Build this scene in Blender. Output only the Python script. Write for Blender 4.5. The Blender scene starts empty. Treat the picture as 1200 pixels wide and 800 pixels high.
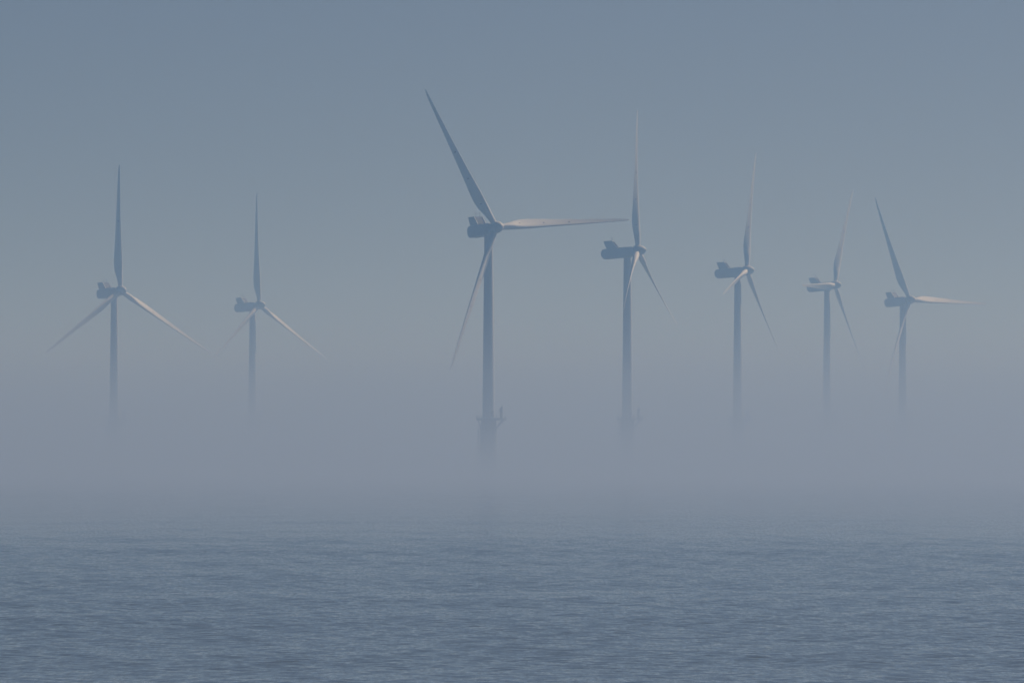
import bpy, bmesh, math, random
import numpy as np
from mathutils import Matrix, Vector
R = math.radians
scene = bpy.context.scene
col = scene.collection

# ------------------------------------------------------------------ camera
CAM_H, FPX, HORIZON = 20.0, 10000.0, 490.0       # eye height, focal length in px of a 1200 px wide frame
cam = bpy.data.cameras.new('camera')
cam.lens, cam.sensor_width = 300.0, 36.0
cam.clip_start, cam.clip_end = 1.0, 60000.0
co = bpy.data.objects.new('camera', cam)
co.location = (0, 0, CAM_H)
co.rotation_euler = (R(90) + math.atan((HORIZON - 400) / FPX), 0, 0)
col.objects.link(co)
scene.camera = co

# ------------------------------------------------------------------ sky and sun
SUN_AZ, SUN_EL = R(52), R(41)                    # azimuth to the right of the view direction (+Y)
world = bpy.data.worlds.new('World')
scene.world = world
world.use_nodes = True
wn = world.node_tree
bg = wn.nodes['Background']
sky = wn.nodes.new('ShaderNodeTexSky')
sky.sky_type = 'NISHITA'
sky.sun_disc = False
sky.sun_elevation, sky.sun_rotation = SUN_EL, SUN_AZ
sky.air_density, sky.dust_density, sky.ozone_density = 0.285, 1.08, 2.9
wn.links.new(sky.outputs[0], bg.inputs[0])
bg.inputs[1].default_value = 0.0785
sl = bpy.data.lights.new('sun', 'SUN')
sl.energy, sl.angle, sl.color = 5.0, R(0.55), (1.0, 0.93, 0.885)
so = bpy.data.objects.new('sun', sl)
sdir = Vector((math.sin(SUN_AZ) * math.cos(SUN_EL), math.cos(SUN_AZ) * math.cos(SUN_EL), math.sin(SUN_EL)))
so.rotation_euler = (-sdir).to_track_quat('-Z', 'Y').to_euler()
so.location = sdir * 500
col.objects.link(so)

scene.view_settings.view_transform = 'Standard'
scene.view_settings.look = 'None'
scene.view_settings.gamma = 1.0
scene.view_settings.use_curve_mapping = False
scene.view_settings.exposure = -0.90
scene.cycles.use_denoising = True
scene.cycles.denoising_input_passes = 'RGB_ALBEDO_NORMAL'
scene.cycles.denoising_prefilter = 'ACCURATE'
scene.cycles.volume_bounces = 1
scene.cycles.max_bounces = 6
scene.cycles.volume_max_steps = 512

# ------------------------------------------------------------------ materials
def principled(name, color, rough=0.5, spec=0.5, metallic=0.0):
    m = bpy.data.materials.new(name)
    m.use_nodes = True
    b = m.node_tree.nodes['Principled BSDF']
    b.inputs['Base Color'].default_value = (*color, 1)
    b.inputs['Roughness'].default_value = rough
    b.inputs['Specular IOR Level'].default_value = spec
    b.inputs['Metallic'].default_value = metallic
    return m, m.node_tree, b

def weathered(name, color, dark, rough, scale, amount=0.5):
    """paint with faint streaks of dirt running down it"""
    m, nt, b = principled(name, color, rough)
    tc = nt.nodes.new('ShaderNodeTexCoord')
    mp = nt.nodes.new('ShaderNodeMapping')
    mp.inputs['Scale'].default_value = scale
    nz = nt.nodes.new('ShaderNodeTexNoise')
    nz.inputs['Scale'].default_value = 1.0
    nz.inputs['Detail'].default_value = 5.0
    rp = nt.nodes.new('ShaderNodeValToRGB')
    rp.color_ramp.elements[0].position, rp.color_ramp.elements[1].position = 0.35, 0.7
    rp.color_ramp.elements[0].color = (*[c * (1 - amount) + d * amount for c, d in zip(color, dark)], 1)
    rp.color_ramp.elements[1].color = (*color, 1)
    nt.links.new(tc.outputs['Object'], mp.inputs[0])
    nt.links.new(mp.outputs[0], nz.inputs['Vector'])
    nt.links.new(nz.outputs[0], rp.inputs[0])
    nt.links.new(rp.outputs[0], b.inputs['Base Color'])
    return m

M_TOWER = weathered('tower_paint', (0.66, 0.67, 0.66), (0.52, 0.53, 0.52), 0.6, (0.5, 0.5, 0.06))
M_BLADE = weathered('blade_gelcoat', (0.77, 0.77, 0.755), (0.65, 0.64, 0.62), 0.65, (0.9, 0.9, 0.12))
M_NACELLE = weathered('nacelle_shell', (0.64, 0.65, 0.65), (0.50, 0.51, 0.51), 0.6, (0.4, 0.3, 0.4))
M_PILE = weathered('foundation_paint', (0.42, 0.41, 0.36), (0.24, 0.22, 0.17), 0.6, (0.5, 0.5, 0.1), 0.7)
M_STEEL = weathered('galvanised_steel', (0.32, 0.33, 0.33), (0.22, 0.21, 0.20), 0.5, (1, 1, 1))
M_RAD = weathered('radiator_core', (0.10, 0.105, 0.11), (0.06, 0.06, 0.06), 0.6, (3, 3, 3))
M_RECEPTOR = principled('receptor_metal', (0.24, 0.18, 0.15), 0.6)[0]
M_SENSOR = principled('sensor_metal', (0.2, 0.2, 0.2), 0.5)[0]

# ------------------------------------------------------------------ mesh helpers
def make_mesh(name, bm, mat, smooth=True):
    bmesh.ops.recalc_face_normals(bm, faces=bm.faces)
    me = bpy.data.meshes.new(name)
    bm.to_mesh(me)
    bm.free()
    me.materials.append(mat)
    if smooth:
        for p in me.polygons:
            p.use_smooth = True
    return me

def place(name, me, parent, matrix=None):
    o = bpy.data.objects.new(name, me)
    col.objects.link(o)
    o.parent = parent
    if matrix is not None:
        o.matrix_basis = matrix
    return o

def loft(bm, rings, cap0=True, cap1=True):
    vr = [[bm.verts.new(p) for p in ring] for ring in rings]
    n = len(vr[0])
    for a, b in zip(vr, vr[1:]):
        for i in range(n):
            bm.faces.new((a[i], a[(i + 1) % n], b[(i + 1) % n], b[i]))
    if cap0: bm.faces.new(vr[0])
    if cap1: bm.faces.new(vr[-1])

def lathe_z(bm, prof, n=48):
    loft(bm, [[(r * math.cos(2 * math.pi * i / n), r * math.sin(2 * math.pi * i / n), z) for i in range(n)] for r, z in prof])

def lathe_y(bm, prof, n=40):
    loft(bm, [[(r * math.cos(2 * math.pi * i / n), y, r * math.sin(2 * math.pi * i / n)) for i in range(n)] for r, y in prof])

def box(bm, x0, x1, y0, y1, z0, z1):
    v = [bm.verts.new((x, y, z)) for z in (z0, z1) for y in (y0, y1) for x in (x0, x1)]
    for f in ((0, 2, 3, 1), (4, 5, 7, 6), (0, 1, 5, 4), (2, 6, 7, 3), (0, 4, 6, 2), (1, 3, 7, 5)):
        bm.faces.new([v[i] for i in f])

def tube(bm, a, b, r, n=8):
    a, b = Vector(a), Vector(b)
    q = (b - a).to_track_quat('Z', 'Y')
    loft(bm, [[p + q @ Vector((r * math.cos(2 * math.pi * i / n), r * math.sin(2 * math.pi * i / n), 0)) for i in range(n)] for p in (a, b)])

def edge_split(me, ang=35):
    me.set_sharp_from_angle(angle=R(ang))
    return me

# ------------------------------------------------------------------ the sea: one sheet of real waves, finer where it is near
def steps(a, b, d0, d1):
    out, x = [], a
    while x < b:
        out.append(x)
        x += d0 + (d1 - d0) * (x - a) / (b - a)
    return out

ys = ([-2000, -1000, -400, 0, 150, 300, 400, 470, 520] + steps(560, 1000, 0.4, 0.5) + steps(1000, 2700, 0.5, 1.7)
      + steps(2700, 5000, 1.8, 60) + steps(5000, 19500, 80, 900) + [20000])
xr = steps(0, 66, 0.42, 0.42) + steps(66, 240, 0.45, 2.2) + steps(240, 1000, 3, 60) + steps(1000, 11000, 80, 1200) + [12000]
xs = [-x for x in reversed(xr[1:])] + xr
ys, xs = np.array(ys, dtype=np.float64), np.array(xs, dtype=np.float64)
X, Y = np.meshgrid(xs, ys)
DX, DY = np.meshgrid(np.gradient(xs), np.gradient(ys))
rng = np.random.default_rng(11)
Z = np.zeros_like(X)
wind = math.atan2(0.55, -0.83)                   # the turbines face into it
def add_wave(lam, amp, ang, ph):
    global Z
    kx, ky = 2 * math.pi / lam * math.cos(ang), 2 * math.pi / lam * math.sin(ang)
    need = lam / 3.0
    att = np.clip((need / np.maximum(DX * abs(math.cos(ang)) + DY * abs(math.sin(ang)), 1e-6) - 1) / 0.5, 0, 1)
    p = kx * X + ky * Y + ph
    Z += amp * att * (np.sin(p) + 0.25 * np.cos(2 * p))
# gusts and slicks: slow patches where the chop is stronger or weaker
G = np.zeros_like(X)
for _ in range(14):
    lam = rng.uniform(60, 420); a = rng.normal(math.pi / 2, 0.30)
    G += rng.uniform(0.5, 1) * np.sin(2 * math.pi / lam * (math.cos(a) * X + math.sin(a) * Y) + rng.uniform(0, 6.3))
G = np.clip(1.0 + 0.07 * G, 0.5, 1.6)
for y0, wdt, xa, xb, dep in ((1448, 9, 10, 400, 0.35), (1640, 8, 20, 420, 0.45), (1362, 8, -110, -20, 0.5), (1700, 9, -400, -60, 0.4), (980, 5, -30, 60, 0.4)):
    yc = y0 + 7 * np.sin(X / 31 + y0) + 3 * np.sin(X / 9.7)
    G *= 1 - dep * np.exp(-((Y - yc) / wdt) ** 2) * (0.5 + 0.5 * np.tanh((X - xa) / 16)) * (0.5 - 0.5 * np.tanh((X - xb) / 16))
for _ in range(110):
    lam = math.exp(rng.uniform(math.log(1.25), math.log(4.2)))
    add_wave(lam, 0.0026 * lam ** 0.7 * rng.uniform(0.5, 1.4), wind + rng.normal(0, 1.1), rng.uniform(0, 6.3))
Z *= G
for _ in range(6):
    add_wave(rng.uniform(18, 45), rng.uniform(0.01, 0.025), wind + rng.normal(0.5, 0.4), rng.uniform(0, 6.3))
ny, nx = X.shape
me = bpy.data.meshes.new('sea')
me.vertices.add(nx * ny)
me.vertices.foreach_set('co', np.stack([X, Y, Z], -1).astype(np.float32).ravel())
ii = (np.arange(ny - 1)[:, None] * nx + np.arange(nx - 1)[None, :]).ravel()
quads = np.stack([ii, ii + 1, ii + 1 + nx, ii + nx], -1).astype(np.int32)
nf = len(quads)
me.loops.add(nf * 4)
me.loops.foreach_set('vertex_index', quads.ravel())
me.polygons.add(nf)
me.polygons.foreach_set('loop_start', np.arange(0, nf * 4, 4, dtype=np.int32))
me.polygons.foreach_set('use_smooth', np.ones(nf, dtype=bool))
me.update(calc_edges=True)
at = me.attributes.new('chop', 'FLOAT', 'POINT')
at.data.foreach_set('value', G.astype(np.float32).ravel())
msea, nt, b = principled('sea_water', (0.128, 0.155, 0.158), 0.16, 0.5)
b.inputs['IOR'].default_value = 1.333
tc = nt.nodes.new('ShaderNodeTexCoord')
mp = nt.nodes.new('ShaderNodeMapping')
mp.inputs['Rotation'].default_value = (0, 0, R(-30))
mp.inputs['Scale'].default_value = (1.0, 0.6, 1.0)
nz = nt.nodes.new('ShaderNodeTexNoise')
nz.inputs['Scale'].default_value = 1.3
nz.inputs['Detail'].default_value = 4.0
nz.inputs['Roughness'].default_value = 0.6
bp = nt.nodes.new('ShaderNodeBump')
bp.inputs['Strength'].default_value = 1.0
bp.inputs['Distance'].default_value = 0.03
an = nt.nodes.new('ShaderNodeAttribute')
an.attribute_name = 'chop'
nt.links.new(an.outputs['Fac'], bp.inputs['Strength'])
nt.links.new(tc.outputs['Object'], mp.inputs[0])
nt.links.new(mp.outputs[0], nz.inputs['Vector'])
nt.links.new(nz.outputs[0], bp.inputs['Height'])
nt.links.new(bp.outputs[0], b.inputs['Normal'])
# the breeze ruffles the water in small patches drawn out along the wind
rm = nt.nodes.new('ShaderNodeMapping')
rm.inputs['Scale'].default_value = (2.2, 0.22, 0.5)
rn = nt.nodes.new('ShaderNodeTexNoise')
rn.inputs['Scale'].default_value, rn.inputs['Detail'].default_value = 1.0, 4.0
rr = nt.nodes.new('ShaderNodeMapRange')
rr.inputs['From Min'].default_value, rr.inputs['From Max'].default_value = 0.35, 0.65
rr.inputs['To Min'].default_value, rr.inputs['To Max'].default_value = 0.05, 0.17
nt.links.new(tc.outputs['Object'], rm.inputs[0])
nt.links.new(rm.outputs[0], rn.inputs['Vector'])
nt.links.new(rn.outputs[0], rr.inputs['Value'])
nt.links.new(rr.outputs[0], b.inputs['Roughness'])
me.materials.append(msea)
sea = bpy.data.objects.new('sea', me)
col.objects.link(sea)
sea['kind'] = 'structure'
sea['label'] = 'grey blue rippled sea running out into the fog'

# ------------------------------------------------------------------ the air: even haze over everything, and a bank of sea fog low on the water
def volume_box(name, x0, x1, y0, y1, z0, z1, mat):
    bm = bmesh.new()
    box(bm, x0, x1, y0, y1, z0, z1)
    o = bpy.data.objects.new(name, make_mesh(name, bm, mat, smooth=False))
    col.objects.link(o)
    o['kind'] = 'stuff'
    return o

def volume_material(name, color, density, aniso, absorb):
    m = bpy.data.materials.new(name)
    m.use_nodes = True
    t = m.node_tree
    t.nodes.remove(t.nodes['Principled BSDF'])
    v = t.nodes.new('ShaderNodeVolumePrincipled')
    v.inputs['Color'].default_value = (*color, 1)
    v.inputs['Absorption Color'].default_value = (*absorb, 1)
    v.inputs['Density'].default_value = density
    v.inputs['Anisotropy'].default_value = aniso
    t.links.new(v.outputs[0], t.nodes['Material Output'].inputs['Volume'])
    return m, t, v

mh, _, _ = volume_material('haze_air', (0.245, 0.52, 0.98), 0.00027, 0.4, (1, 1, 1))   # blue is scattered more than red, nothing is swallowed
haze = volume_box('haze', -12500, 12500, -2500, 20500, -1.5, 168, mh)
haze['label'] = 'pale blue haze filling the air over the sea'

mf, t, v = volume_material('fog_air', (0.61, 0.722, 0.93), 1.0, 0.36, (0, 0, 0))
LOW_RHO, LOW_H, HIGH_RHO, HIGH_H = 0.0046, 14.5, 0.00042, 40.0
tc = t.nodes.new('ShaderNodeTexCoord')
sp = t.nodes.new('ShaderNodeSeparateXYZ')
t.links.new(tc.outputs['Object'], sp.inputs[0])
def mathn(op, a, bb=None):
    n = t.nodes.new('ShaderNodeMath')
    n.operation = op
    for i, s in enumerate((a, bb)):
        if s is None: continue
        if isinstance(s, (int, float)): n.inputs[i].default_value = s
        else: t.links.new(s, n.inputs[i])
    return n.outputs[0]
low = mathn('MULTIPLY', mathn('EXPONENT', mathn('DIVIDE', sp.outputs['Z'], -LOW_H)), LOW_RHO)
high = mathn('MULTIPLY', mathn('EXPONENT', mathn('DIVIDE', sp.outputs['Z'], -HIGH_H)), HIGH_RHO)
mr = t.nodes.new('ShaderNodeMapRange')
mr.inputs['From Min'].default_value, mr.inputs['From Max'].default_value = 140, 2760
t.links.new(sp.outputs['Y'], mr.inputs['Value'])
fm = t.nodes.new('ShaderNodeMapping')
fm.inputs['Scale'].default_value = (1 / 420, 1 / 900, 1 / 26)
fn = t.nodes.new('ShaderNodeTexNoise')
fn.inputs['Scale'].default_value, fn.inputs['Detail'].default_value = 1.0, 2.0
t.links.new(tc.outputs['Object'], fm.inputs[0])
t.links.new(fm.outputs[0], fn.inputs['Vector'])
patch = mathn('ADD', mathn('MULTIPLY', fn.outputs[0], 1.9), 0.05)    # thicker and thinner banks
t.links.new(mathn('MULTIPLY', mathn('MULTIPLY', mathn('ADD', low, high), mathn('POWER', mr.outputs[0], 3.5)), patch), v.inputs['Density'])
mf.cycles.volume_step_rate = 0.1
fog = volume_box('fog_bank', -3000, 3000, 130, 8000, -0.9, 140, mf)
fog['label'] = 'white fog bank lying low on the sea round the turbine feet'

# ------------------------------------------------------------------ wind turbine parts
BLADE_K, PLAT_Z = 60.0 / 58.0, 20.0       # blade tables below are for a 58 m radius
TILT = R(-4.5)
ROTOR_Y = -4.6

def lerp_table(tab, x):
    for (x0, y0), (x1, y1) in zip(tab, tab[1:]):
        if x <= x1:
            f = (x - x0) / (x1 - x0)
            return y0 + (y1 - y0) * f
    return tab[-1][1]

CHORD = [(1.2, 2.2), (3.0, 2.2), (6, 2.9), (9, 3.8), (12, 4.2), (15, 4.1), (20, 3.55), (28, 2.8), (38, 2.05), (48, 1.45), (54, 1.05), (56.5, 0.7), (57.6, 0.35), (58, 0.06)]
THICK = [(1.2, 1.0), (3.0, 1.0), (6, 0.72), (9, 0.48), (12, 0.37), (16, 0.31), (25, 0.25), (40, 0.19), (58, 0.15)]
TWIST = [(1.2, 24), (6, 24), (12, 19), (20, 12), (30, 7), (42, 3), (52, 0.5), (58, -1)]

def blade_mesh(pitch):
    bm = bmesh.new()
    rings, n = [], 28
    rs = [1.2, 2, 3, 4, 5, 6, 7, 8, 9, 10, 11, 12, 13.5, 15, 17, 20, 24, 28, 33, 38, 43, 48, 51, 54, 55.5, 56.5, 57.2, 57.7, 58]
    for r in rs:
        c, th = lerp_table(CHORD, r), lerp_table(THICK, r)
        rnd = min(1, max(0, (th - 0.4) / 0.6))                   # 1 = round root, 0 = airfoil
        beta = R(lerp_table(TWIST, r) + pitch)
        ax = 0.5 * rnd + 0.30 * (1 - rnd)                         # pitch axis, from the leading edge
        pre = 1.9 * (r / 58) ** 2 + (r - 1.2) * math.sin(R(2.0))  # prebend and cone, upwind
        ring = []
        for i in range(n):
            a = 2 * math.pi * i / n
            s = 0.5 - 0.5 * math.cos(a)                           # 0 at the leading edge
            yt = 5 * (0.2969 * math.sqrt(s) - 0.126 * s - 0.3516 * s * s + 0.2843 * s ** 3 - 0.1036 * s ** 4)
            sgn = 1 if a <= math.pi else -1
            camber = 0.05 * math.sin(math.pi * s) * (1 - rnd)
            foil = sgn * yt * th + camber
            circ = 0.5 * math.sin(a)
            h = (foil * (1 - rnd) + circ * rnd) * c               # + = downwind (suction) side
            x = (ax - s) * c                                      # + = leading edge side
            # leading edge turned upwind by beta:  u -> x, downwind -> +y
            px = x * math.cos(beta) + h * math.sin(beta)
            py = -x * math.sin(beta) + h * math.cos(beta)
            ring.append((px, py - pre, r * BLADE_K))
        rings.append(ring)
    loft(bm, rings)
    return make_mesh('blade', bm, M_BLADE)

def receptor_mesh(pitch, r):
    """small dark lightning receptor set into the upwind face of the blade"""
    c, th = lerp_table(CHORD, r), lerp_table(THICK, r)
    rnd = min(1, max(0, (th - 0.4) / 0.6))
    beta = R(lerp_table(TWIST, r) + pitch)
    ax, q = 0.5 * rnd + 0.30 * (1 - rnd), 0.52
    pre = 1.9 * (r / 58) ** 2 + (r - 1.2) * math.sin(R(2.0))
    yt = 5 * (0.2969 * math.sqrt(q) - 0.126 * q - 0.3516 * q * q + 0.2843 * q ** 3 - 0.1036 * q ** 4)
    h = ((-yt * th + 0.05 * math.sin(math.pi * q)) * (1 - rnd) - 0.5 * rnd) * c
    x = (ax - q) * c
    ctr = Vector((x * math.cos(beta) + h * math.sin(beta), -x * math.sin(beta) + h * math.cos(beta) - pre, r * BLADE_K))
    nrm = Vector((math.sin(beta), math.cos(beta), 0))
    tan = Vector((math.cos(beta), -math.sin(beta), 0))
    bm = bmesh.new()
    loft(bm, [[ctr + nrm * t + (tan * math.cos(a) + Vector((0, 0, 1)) * math.sin(a)) * k for a in [2 * math.pi * i / 14 for i in range(14)]]
              for t, k in ((0.12, 0.31), (-0.05, 0.29), (-0.10, 0.18))])
    return make_mesh('lightning_receptor', bm, M_RECEPTOR)

def nacelle_mesh():
    bm = bmesh.new()
    def sect(y, w, z0, z1, rad, n=5):
        pts = []
        for cx, cz, a0 in ((w - rad, z1 - rad, 0), (-w + rad, z1 - rad, 90), (-w + rad, z0 + rad, 180), (w - rad, z0 + rad, 270)):
            for k in range(n + 1):
                a = R(a0 + 90 * k / n)
                pts.append((cx + rad * math.cos(a), y, cz + rad * math.sin(a)))
        return pts
    prof = [(-2.75, 1.55, -1.75, 1.55, 0.8), (-2.3, 1.8, -2.25, 1.75, 0.7), (-1.2, 2.0, -2.6, 1.9, 0.6), (0.5, 2.05, -2.68, 1.92, 0.55),
            (5, 2.05, -2.68, 1.85, 0.55), (9.3, 2.05, -2.68, 1.8, 0.55), (10.0, 2.0, -2.62, 1.72, 0.6), (10.7, 1.85, -2.0, 1.3, 0.6),
            (11.15, 1.6, -1.4, 0.75, 0.5), (11.35, 1.2, -1.05, 0.4, 0.4)]
    loft(bm, [sect(*p) for p in prof])
    return edge_split(make_mesh('nacelle', bm, M_NACELLE), 40)

def fin_mesh(x):
    bm = bmesh.new()
    prof = [(3.7, 1.75), (8.4, 1.7), (8.9, 2.6), (9.65, 5.0), (6.0, 5.0)]
    loft(bm, [[(x - 0.09, y, z) for y, z in prof], [(x + 0.09, y, z) for y, z in prof]])
    return make_mesh('cooler_fin', bm, M_NACELLE, smooth=False)

def radiator_mesh():
    bm = bmesh.new()
    p0, p1 = Vector((0, 4.3, 2.15)), Vector((0, 6.05, 4.7))
    d = (p1 - p0).normalized()
    nrm = Vector((0, -d.z, d.y))
    def bar(x0, x1, a, bb, t0, t1):
        ring0 = [p0 + d * a + nrm * t0, p0 + d * bb + nrm * t0, p0 + d * bb + nrm * t1, p0 + d * a + nrm * t1]
        loft(bm, [[(x0, p.y, p.z) for p in ring0], [(x1, p.y, p.z) for p in ring0]])
    L = (p1 - p0).length
    bar(-1.75, 1.75, 0, L, -0.30, 0.0)
    for k in range(9):
        x = -1.6 + 3.2 * k / 8
        bar(x - 0.03, x + 0.03, 0.05, L - 0.05, 0.003, 0.06)
    return make_mesh('radiator_panel', bm, M_RAD, smooth=False)

def cooler_brace_mesh():
    bm = bmesh.new()
    box(bm, -1.84, 1.84, 7.9, 8.1, 4.55, 4.85)
    box(bm, -1.84, 1.84, 6.1, 6.4, 4.72, 4.98)
    return make_mesh('cooler_brace', bm, M_NACELLE, smooth=False)

def sensor_mesh(x):
    bm = bmesh.new()
    tube(bm, (x, 6.25, 4.9), (x, 6.25, 6.25), 0.07)
    tube(bm, (x - 0.22, 6.25, 6.2), (x + 0.22, 6.25, 6.2), 0.05)
    tube(bm, (x - 0.2, 6.25, 6.18), (x - 0.2, 6.25, 6.5), 0.1)
    tube(bm, (x + 0.2, 6.25, 6.18), (x + 0.2, 6.25, 6.42), 0.08)
    return make_mesh('wind_sensor', bm, M_SENSOR)

def spinner_mesh():
    bm = bmesh.new()
    lathe_y(bm, [(1.65, 1.75), (2.0, 1.6), (2.2, 0.9), (2.28, 0.0), (2.2, -0.9), (1.95, -1.8), (1.55, -2.6), (1.0, -3.2), (0.48, -3.55), (0.06, -3.68)])
    return make_mesh('spinner', bm, M_NACELLE)

def tower_mesh(top):
    bm = bmesh.new()
    z0 = PLAT_Z + 0.15
    prof = []
    def rad(z): return 2.3 + (1.58 - 2.3) * ((z - z0) / (top - z0)) ** 1.1
    prof = [(rad(z0) + 0.10, z0), (rad(z0) + 0.10, z0 + 0.35), (rad(z0), z0 + 0.36)]
    for f in (0.31, 0.66):
        z = z0 + (top - z0) * f
        r = rad(z)
        prof += [(r, z - 0.13), (r + 0.05, z - 0.12), (r + 0.05, z + 0.12), (r - 0.003, z + 0.13)]
    prof += [(rad(top), top - 0.6), (rad(top) + 0.15, top - 0.58), (rad(top) + 0.15, top)]
    lathe_z(bm, prof, 64)
    return edge_split(make_mesh('tower', bm, M_TOWER), 40)

def door_mesh():
    bm = bmesh.new()
    box(bm, -0.5, 0.5, -2.44, -2.2, PLAT_Z + 0.55, PLAT_Z + 2.75)
    return make_mesh('door', bm, M_STEEL, smooth=False)

def pile_mesh():
    bm = bmesh.new()
    lathe_z(bm, [(3.0, -8), (3.0, 15.5), (3.12, 15.55), (3.12, 16.2), (2.95, 16.25), (2.75, 19.2), (2.7, 19.55)], 64)
    return edge_split(make_mesh('foundation', bm, M_PILE), 40)

def ladder_mesh():
    bm = bmesh.new()
    for s in (-1, 1):
        tube(bm, (s * 0.9, -3.9, -4), (s * 0.9, -3.9, 16.5), 0.22)
        for z in (2, 9, 15):
            tube(bm, (s * 0.9, -3.9, z), (s * 0.8, -2.9, z), 0.14)
    for k in range(52):
        tube(bm, (-0.35, -3.75, -3 + k * 0.42), (0.35, -3.75, -3 + k * 0.42), 0.03, 5)
    return make_mesh('boat_ladder', bm, M_STEEL)

PX0, PX1, PYW = -4.6, 6.6, 4.6                    # deck runs out further on one side, where the crane stands
def deck_outline(k=1.0):
    pts = []
    for i in range(28):
        a = 2 * math.pi * i / 28
        x = math.cos(a) * (PX1 if math.cos(a) > 0 else -PX0) * k
        pts.append((x, math.sin(a) * PYW * k))
    return pts

def platform_mesh():
    bm = bmesh.new()
    o = deck_outline()
    loft(bm, [[(x * 0.98, y * 0.98, 19.25) for x, y in o], [(x, y, 19.4) for x, y in o], [(x, y, PLAT_Z + 0.14) for x, y in o]])
    for a in (0, 25, -25, 90, 180, 270):
        d = Vector((math.cos(R(a)), math.sin(R(a)), 0))
        reach = 5.6 if abs(a) < 30 else 3.9
        tube(bm, d * 2.85 + Vector((0, 0, 16.3)), d * reach + Vector((0, 0, 19.3)), 0.24)
    return make_mesh('platform', bm, M_STEEL, smooth=False)

def railing_mesh():
    bm = bmesh.new()
    o = deck_outline(0.975)
    for (x0, y0), (x1, y1) in zip(o, o[1:] + o[:1]):
        tube(bm, (x0, y0, PLAT_Z + 0.15), (x0, y0, PLAT_Z + 1.3), 0.05, 6)
        for h in (0.55, 0.9, 1.28):
            tube(bm, (x0, y0, PLAT_Z + h), (x1, y1, PLAT_Z + h), 0.03, 6)
    return make_mesh('railing', bm, M_STEEL)

def crane_mesh():
    bm = bmesh.new()
    tube(bm, (4.7, -0.6, PLAT_Z + 0.15), (4.7, -0.6, PLAT_Z + 2.4), 0.5, 14)
    loft(bm, [[(4.15, y, PLAT_Z + 2.2), (5.2, y, PLAT_Z + 2.2), (5.2, y, PLAT_Z + 4.6), (4.9, y, PLAT_Z + 4.7), (4.1, y, PLAT_Z + 3.3)] for y in (-1.1, -0.1)])
    tube(bm, (5.0, -0.6, PLAT_Z + 3.1), (3.6, -0.9, PLAT_Z + 2.4), 0.15, 10)
    box(bm, 4.25, 5.15, -1.0, -0.2, PLAT_Z + 0.16, PLAT_Z + 0.9)
    tube(bm, (4.95, -0.6, PLAT_Z + 3.2), (5.1, -0.7, PLAT_Z + 4.5), 0.14, 10)
    tube(bm, (5.1, -0.7, PLAT_Z + 4.5), (3.7, -0.9, PLAT_Z + 3.0), 0.11, 10)
    return make_mesh('deck_crane', bm, M_STEEL)

ME = dict(nacelle=nacelle_mesh(), fin_l=fin_mesh(-1.93), fin_r=fin_mesh(1.93), rad=radiator_mesh(), brace=cooler_brace_mesh(),
          s1=sensor_mesh(-0.9), s2=sensor_mesh(0.9), spinner=spinner_mesh(), pile=pile_mesh(), ladder=ladder_mesh(),
          plat=platform_mesh(), rail=railing_mesh(), crane=crane_mesh(), door=door_mesh())

# tower foot x in px, hub y in px, px per metre, yaw (0 = facing the camera, + = to the right), rotor angle, blade pitch, label
TURBINES = [
    (572.6, 266.5, 3.16, 37, -33, 11, 'largest, nearest turbine, one blade raised to the left and one level to the right'),
    (735.3, 293.5, 2.76, 77, 3, 16, 'side-on turbine right behind the level blade tip of the largest turbine'),
    (864.6, 317.0, 2.45, 74, 18, 16, 'side-on turbine with a short blade crossing its own tower below the hub'),
    (969.3, 334.0, 2.17, 69, 29, 16, 'side-on turbine with one blade lying level along its nacelle'),
    (1058.0, 351.3, 2.24, 51, -28, 12, 'faint turbine farthest right, one blade leaning left and one level to the right'),
    (133.9, 340.6, 2.46, 41, 0, 12, 'turbine farthest left, one blade straight up and two spread wide below'),
    (296.0, 357.5, 2.19, 53, -1, 12, 'small faint turbine between the far left one and the largest one, one blade straight up'),
]
blade_cache = {}
for px, hy, s, yaw, phase, pitch, label in TURBINES:
    D = FPX / s
    x = (px - 600) / FPX * D
    hub_z = CAM_H + (HORIZON - hy) / s
    root = bpy.data.objects.new('wind_turbine', None)
    col.objects.link(root)
    root.location = (x, D, 0)
    # yaw is measured from the line of sight; the tower, deck and pile keep one compass bearing
    root['label'], root['category'], root['group'] = label, 'wind turbine', 'offshore wind turbines standing in the fog'
    place('foundation', ME['pile'], root)
    place('boat_ladder', ME['ladder'], root, Matrix.Rotation(R(-60), 4, 'Z'))
    p = place('platform', ME['plat'], root)
    place('railing', ME['rail'], p)
    place('deck_crane', ME['crane'], p)
    tw = place('tower', tower_mesh(hub_z - 2.62), root)
    place('door', ME['door'], tw, Matrix.Rotation(R(35), 4, 'Z'))
    los = -math.atan2(x, D)
    Mhead = Matrix.Translation((0, 0, hub_z - 0.35)) @ Matrix.Rotation(R(yaw) + los, 4, 'Z') @ Matrix.Rotation(TILT, 4, 'X')
    n = place('nacelle', ME['nacelle'], root, Mhead)
    place('cooler_fin', ME['fin_l'], n)
    place('cooler_fin', ME['fin_r'], n)
    place('radiator_panel', ME['rad'], n)
    place('cooler_brace', ME['brace'], n)
    place('wind_sensor', ME['s1'], n)
    place('wind_sensor', ME['s2'], n)
    Mrot = Mhead @ Matrix.Translation((0, ROTOR_Y, 0))
    place('spinner', ME['spinner'], root, Mrot)
    if pitch not in blade_cache:
        blade_cache[pitch] = (blade_mesh(pitch), [receptor_mesh(pitch, r) for r in (10.5, 21.0, 32.0)])
    for k in range(3):
        bl = place('blade', blade_cache[pitch][0], root, Mrot @ Matrix.Rotation(R(phase + 120 * k), 4, 'Y'))
        for rm_ in blade_cache[pitch][1]:
            place('lightning_receptor', rm_, bl)
